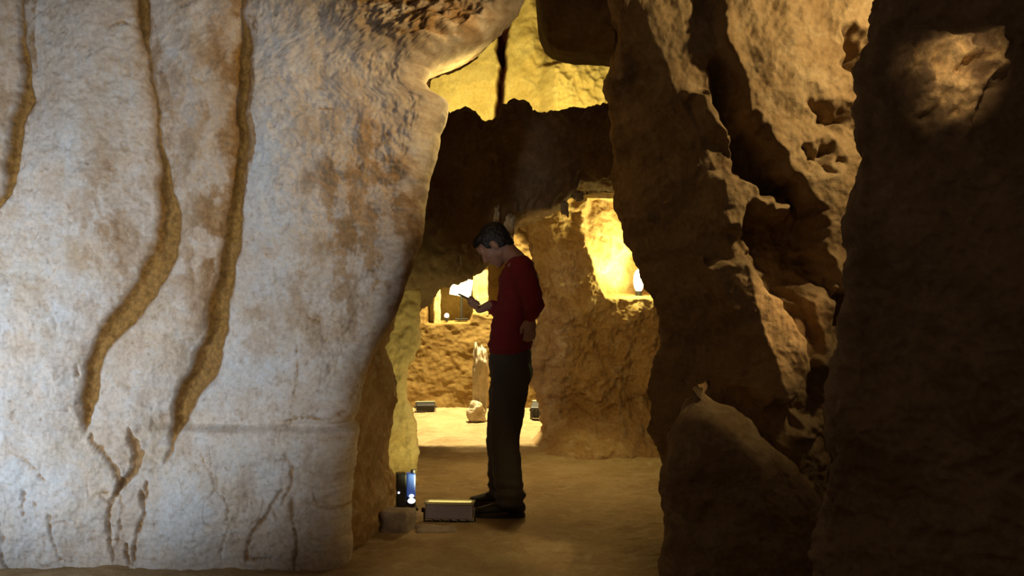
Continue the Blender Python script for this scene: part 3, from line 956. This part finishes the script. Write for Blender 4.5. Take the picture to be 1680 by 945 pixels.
# trousers
tr = chain([(H(837, 574), (0.125, 0.165, 0.03)), (H(837, 592), (0.132, 0.170, 0.06)), (H(838, 614), (0.128, 0.165, 0.06))])
tr += [(H(852, 612), (0.082, 0.15, 0.10), None)]
for hp, kn, an, s in ((hip_l, kn_l, an_l, 0), (hip_r, kn_r, an_r, 1)):
    tr += chain([(hp + np.array([0.005, 0, 0]), (0.122, 0.098, 0.10)), (hp + (kn - hp) * 0.5, (0.106, 0.088, 0.09)), (kn, (0.092, 0.080, 0.09)), (kn + (an - kn) * 0.5, (0.088, 0.078, 0.09)), (an + np.array([0, 0, 0.05]), (0.088, 0.076, 0.05)), (an + np.array([-0.004, 0, -0.010]), (0.086, 0.074, 0.018))])
balls_to_mesh('trousers', tr, 0.009, M_TROUS, man, 4, lambda c: 0.008 * fbm(c * np.array([1, 1, 1.5]), 8, 3, 25) + 0.006 * np.exp(-((c[:, 2] - 0.13) / 0.12) ** 2) * np.sin(c[:, 2] * 95 + c[:, 1] * 20))

# shoes
for an, tilt in ((an_l, 0.0), (an_r, 0.0)):
    gz = 0.006
    sx, sy = an[0], an[1]
    sh = chain([((sx + 0.055, sy, gz + 0.050), (0.042, 0.040, 0.042)), ((sx, sy, gz + 0.062), (0.060, 0.044, 0.046)), ((sx - 0.07, sy, gz + 0.046), (0.06, 0.044, 0.034)),
                ((sx - 0.135, sy, gz + 0.036), (0.055, 0.046, 0.024)), ((sx - 0.17, sy, gz + 0.034), (0.036, 0.038, 0.020))])
    so = balls_to_mesh('shoe', sh, 0.007, M_SHOE, man, 3)
    bm = bmesh.new()
    ring = []
    for k in range(28):
        a = 2 * math.pi * k / 28
        x = math.cos(a)
        w = 0.047 - 0.008 * math.exp(-((x - 0.1) / 0.35) ** 2)
        ring.append((sx - 0.058 + 0.150 * (abs(x) ** 0.8) * (1 if x > 0 else -1), sy + w * math.sin(a)))
    lo = [bm.verts.new((x, y, gz - 0.006)) for x, y in ring]
    hi = [bm.verts.new((x, y, gz + 0.020)) for x, y in ring]
    bm.faces.new(lo)
    bm.faces.new(hi)
    for k in range(28):
        bm.faces.new((lo[k], lo[(k + 1) % 28], hi[(k + 1) % 28], hi[k]))
    s_ = bm_object('sole', bm, M_SOLE, so)

# phone (held, so a thing of its own)
bm = bmesh.new()
R3 = Matrix([[pa[i], pb[i], pn[i]] for i in range(3)])
add_box(bm, ph_c, (0.150, 0.074, 0.009), 0.003, R3)
phone = bm_object('phone', bm, M_BLACK)
tag(phone, 'dark slim phone held in the hand of the man in red', 'phone')
bm = bmesh.new()
add_box(bm, ph(0, 0, 0.0050), (0.138, 0.066, 0.0012), 0, R3)
bm_object('screen', bm, M_PHONE, phone)


# ------------------------------------------------------------------ lamps and stones
def floodlight(name, loc, size, rotz, tilt, label, lens=None, body=None):
    """box floodlight standing on loc: housing with fins, rim, lens, bracket and two bracket knobs"""
    w, dp, h = size
    t = empty(name, loc)
    t.rotation_euler = (0, 0, rotz)
    tag(t, label, 'lamp')
    body = body or M_METAL
    bracket = True
    Rt = Matrix.Rotation(tilt, 3, 'X')
    z0 = 0.5 * (dp * 1.25 * math.sin(tilt) + h * 1.1 * math.cos(tilt)) + 0.004

    def T(v):
        return Rt @ Vector(v) + Vector((0, 0, z0))
    bm = bmesh.new()
    add_box(bm, T((0, 0, 0)), (w, dp, h), 0.008, Rt)
    bm_object('housing', bm, body, t)
    for k in range(5):
        bm = bmesh.new()
        add_box(bm, T(((k - 2) * w * 0.18, -dp * 0.56, 0)), (w * 0.03, dp * 0.14, h * 0.7), 0, Rt)
        bm_object('fin', bm, body, t)
    bm = bmesh.new()
    for sx, sz, bw, bh in ((0, 0.5, 1.06, 0.1), (0, -0.5, 1.06, 0.1), (0.5, 0, 0.05, 1.1), (-0.5, 0, 0.05, 1.1)):
        add_box(bm, T((sx * w, dp * 0.52, sz * h)), (bw * w, dp * 0.12, bh * h), 0, Rt)
    bm_object('rim', bm, plain('pale_rim', (0.55, 0.50, 0.30), 0.5), t)
    bm = bmesh.new()
    add_box(bm, T((0, dp * 0.51, 0)), (w * 0.92, dp * 0.04, h * 0.88), 0, Rt)
    bm_object('lens', bm, lens or M_LENS, t)
    if bracket:
        bm = bmesh.new()
        for s in (-1, 1):
            add_box(bm, (s * w * 0.545, 0, z0 * 0.5 + 0.004), (0.006, dp * 0.35, z0 + 0.01))
        add_box(bm, (0, 0, 0.003), (w * 1.10, dp * 0.35, 0.006))
        bm_object('bracket', bm, M_BLACK, t)
        for s in (-1, 1):
            bm = bmesh.new()
            add_cyl(bm, (s * w * 0.55, 0, z0), (s * w * 0.60, 0, z0), 0.014)
            bm_object('knob', bm, M_BLACK, t)
    return t


p = W(737, 858, 5.62)
floodlight('floodlight', (p[0], 5.66, floor_z(p[0], 5.66) - 0.002), (0.272, 0.092, 0.10), math.radians(-4), math.radians(87), 'grey box floodlight lying on the floor by the toes of the man', lens=plain('dim_lens', (0.6, 0.55, 0.25), 0.4, emit=(0.75, 0.62, 0.18), strength=0.9))

# black and blue lamp beside the yellow jamb
p = W(666, 835, 5.95)
lz = floor_z(p[0], 5.95)
t = empty('lantern', (p[0], 5.95, lz))
t.rotation_euler = (0, 0, math.radians(12))
tag(t, 'small upright black and blue lantern with two white spots below the yellow rock', 'lantern')
bm = bmesh.new()
add_box(bm, (-0.028, 0.01, 0.115), (0.062, 0.08, 0.215), 0.008)
bm_object('housing', bm, M_BLACK, t)
bm = bmesh.new()
add_box(bm, (0.030, 0.0, 0.150), (0.052, 0.075, 0.145), 0.01)
bm_object('blue_panel', bm, M_BLUE, t)
bm = bmesh.new()
add_box(bm, (0.030, 0.0, 0.050), (0.052, 0.07, 0.055), 0.006)
bm_object('lamp_block', bm, M_BLACK, t)
for zz, r in ((0.088, 0.014), (0.058, 0.021)):
    bm = bmesh.new()
    bmesh.ops.create_uvsphere(bm, u_segments=16, v_segments=10, radius=1.0, matrix=Matrix.Translation((0.030, -0.036, zz)) @ Matrix.Diagonal((r * 1.15, 0.012, r * 0.8, 1)))
    bm_object('spot_lens', bm, M_LENSW, t, True)
bm = bmesh.new()
bmesh.ops.create_uvsphere(bm, u_segments=12, v_segments=8, radius=0.007, matrix=Matrix.Translation((-0.047, -0.034, 0.11)))
bm_object('pilot_light', bm, M_LENSW, t, True)
bm = bmesh.new()
add_box(bm, (0.0, 0.0, 0.008), (0.14, 0.095, 0.016), 0.004)
bm_object('base', bm, M_BLACK, t)
bm = bmesh.new()
add_cyl(bm, (0.045, 0, 0.222), (0.045, 0, 0.240), 0.016)
bm_object('cap', bm, M_BLACK, t)


def rock_lump(name, c, s, mat, seed, label=None, cat=None, group=None, parent=None, rough=0.16, sub=4, sink=0.0, kind=None):
    bm = bmesh.new()
    bmesh.ops.create_icosphere(bm, subdivisions=sub, radius=1.0)
    V = np.array([v.co[:] for v in bm.verts])
    sq = np.sign(V) * np.abs(V) ** 0.75
    r = 1 + rough * 2 * fbm(V + seed * 3.1, 1.4, 3, seed) + rough * fbm(V + seed, 4, 3, seed + 5)
    V = sq * r[:, None] * np.asarray(s) * 0.5
    for v, co in zip(bm.verts, V):
        v.co = co
    o = bm_object(name, bm, mat, parent, True)
    lowz = V[:, 2].min()
    o.location = (float(c[0]), float(c[1]), float(c[2] - lowz - sink) if parent is None else float(c[2]))
    if label:
        tag(o, label, cat, group, kind)
    return o


# squared stone by the foot of the left wall
def block(name, px, pyb, Y, size, rot, mat, label, cat, seed):
    p = W(px, pyb, Y)
    bm = bmesh.new()
    add_box(bm, (0, 0, size[2] / 2), size, 0.012)
    bmesh.ops.subdivide_edges(bm, edges=bm.edges[:], cuts=5, use_grid_fill=True)
    V = np.array([v.co[:] for v in bm.verts])
    N_ = fbm(V + seed, 9, 3, seed)
    for v, q in zip(bm.verts, N_):
        v.co += v.normal * float(q) * 0.014
    o = bm_object(name, bm, mat, None, True)
    o.location = (float(p[0]), Y, floor_z(p[0], Y) - 0.012)
    o.rotation_euler = (0, 0, rot)
    return tag(o, label, cat)


block('stone_block', 652, 876, 5.42, (0.165, 0.15, 0.125), math.radians(-14), M_BLOCK, 'squat grey stone block at the foot of the passage wall', 'stone', 3)
block('shadow_slab', 715, 868, 5.44, (0.22, 0.15, 0.025), math.radians(8), M_BLOCK, 'thin flat slab standing for the shadow in front of the box floodlight', 'stone', 7)  # grey slab put where the floor only lies in shadow

# things farther in
p = W(698, 668, 10.4)
floodlight('floodlight', (p[0], 10.4, floor_z(p[0], 10.4)), (0.20, 0.10, 0.07), math.radians(6), math.radians(15), 'low dark floodlight at the foot of the chiselled back wall', body=M_BLACK)
p = W(886, 684, 9.75)
floodlight('floodlight', (p[0] + 0.02, 9.75, floor_z(p[0], 9.75)), (0.21, 0.14, 0.12), math.radians(-12), math.radians(20), 'dark floodlight on the floor behind the legs of the man', body=M_BLACK)
for px_, py_, Y_, s, sd_, lab in [(781, 688, 9.6, (0.17, 0.15, 0.20), 5, 'pale broken rock lump leaning near the shin of the man'),
                                  (788, 640, 9.75, (0.15, 0.16, 0.66), 8, 'tall pale rock shard standing behind the knee of the man')]:
    p = W(px_, py_, Y_)
    rock_lump('rock', (p[0], Y_, floor_z(p[0], Y_)), s, M_CHIP, sd_, lab, 'rock', sink=0.02)

# round lamp in the bright niche and its glow on the niche walls
p = W(1048, 462, 8.45)
t = empty('niche_lamp', (p[0], 8.45, W(1048, 489, 8.40)[2]))
tag(t, 'round bright white lamp standing in the yellow niche', 'lamp')
bm = bmesh.new()
bmesh.ops.create_uvsphere(bm, u_segments=24, v_segments=14, radius=1.0, matrix=Matrix.Translation((0, 0, 0.150)) @ Matrix.Diagonal((0.047, 0.035, 0.100, 1)))
bm_object('bulb', bm, plain('lit_bulb', (0.9, 0.85, 0.6), 0.3, emit=(1.0, 0.9, 0.5), strength=6.0), t, True)
bm = bmesh.new()
add_cyl(bm, (0, 0, -0.01), (0, 0, 0.06), 0.03)
bm_object('base', bm, M_BLACK, t)
point((p[0] - 0.05, 8.30, p[2] + 0.10), 20, (1.0, 0.92, 0.30), 0.04)
spot((p[0] + 0.02, 8.22, p[2] - 0.05), (p[0] - 0.22, 8.55, p[2] + 0.35), 90, (1.0, 0.93, 0.34), 50, 0.8, 0.04)

# bright lamp in the niche of the back wall, and a little bulb
p = W(757, 472, 10.9)
t = empty('panel_lamp', (p[0], 10.9, W(757, 524, 10.9)[2]))
tag(t, 'bright white lamp panel on the back ledge beyond the phone', 'lamp')
bm = bmesh.new()
add_box(bm, (0, 0, 0.36), (0.24, 0.03, 0.20), 0.006, Matrix.Rotation(math.radians(10), 3, 'Y'))
bm_object('panel', bm, plain('lit_panel', (0.9, 0.85, 0.6), 0.3, emit=(1.0, 0.88, 0.48), strength=3.0), t)
bm = bmesh.new()
add_cyl(bm, (0, 0.02, 0.0), (0, 0.02, 0.30), 0.012)
bm_object('post', bm, M_BLACK, t)
bm = bmesh.new()
add_box(bm, (0, 0.02, 0.004), (0.14, 0.10, 0.012), 0.002)
bm_object('base', bm, M_BLACK, t)
point((p[0] - 0.05, 10.72, p[2] - 0.10), 5, YELL, 0.05)
p = W(733, 526, 10.85)
t = empty('candle_bulb', (p[0], 10.85, p[2]))
tag(t, 'tiny round bulb glowing on the ledge beside the stone post', 'lamp')
bm = bmesh.new()
bmesh.ops.create_uvsphere(bm, u_segments=14, v_segments=10, radius=0.026, matrix=Matrix.Translation((0, 0, 0.056)))
bm_object('bulb', bm, M_LENS, t, True)
bm = bmesh.new()
add_cyl(bm, (0, 0, -0.01), (0, 0, 0.04), 0.016)
bm_object('socket', bm, M_BLACK, t)
# pale lumps standing in for glints of lit rock on the bridge edge
for k, (px_, py_, w_, h_) in enumerate([(815, 352, 8, 24), (836, 374, 15, 42), (753, 428, 7, 26), (762, 406, 9, 10), (783, 426, 8, 22), (926, 342, 12, 20), (948, 322, 14, 14)]):
    p = W(px_, py_, 6.50)
    k_ = 6.5 / F
    rock_lump('glint_lump', p, (w_ * k_, 0.05, h_ * k_), M_CHIP, 30 + k, parent=lintel, rough=0.42, sub=3)
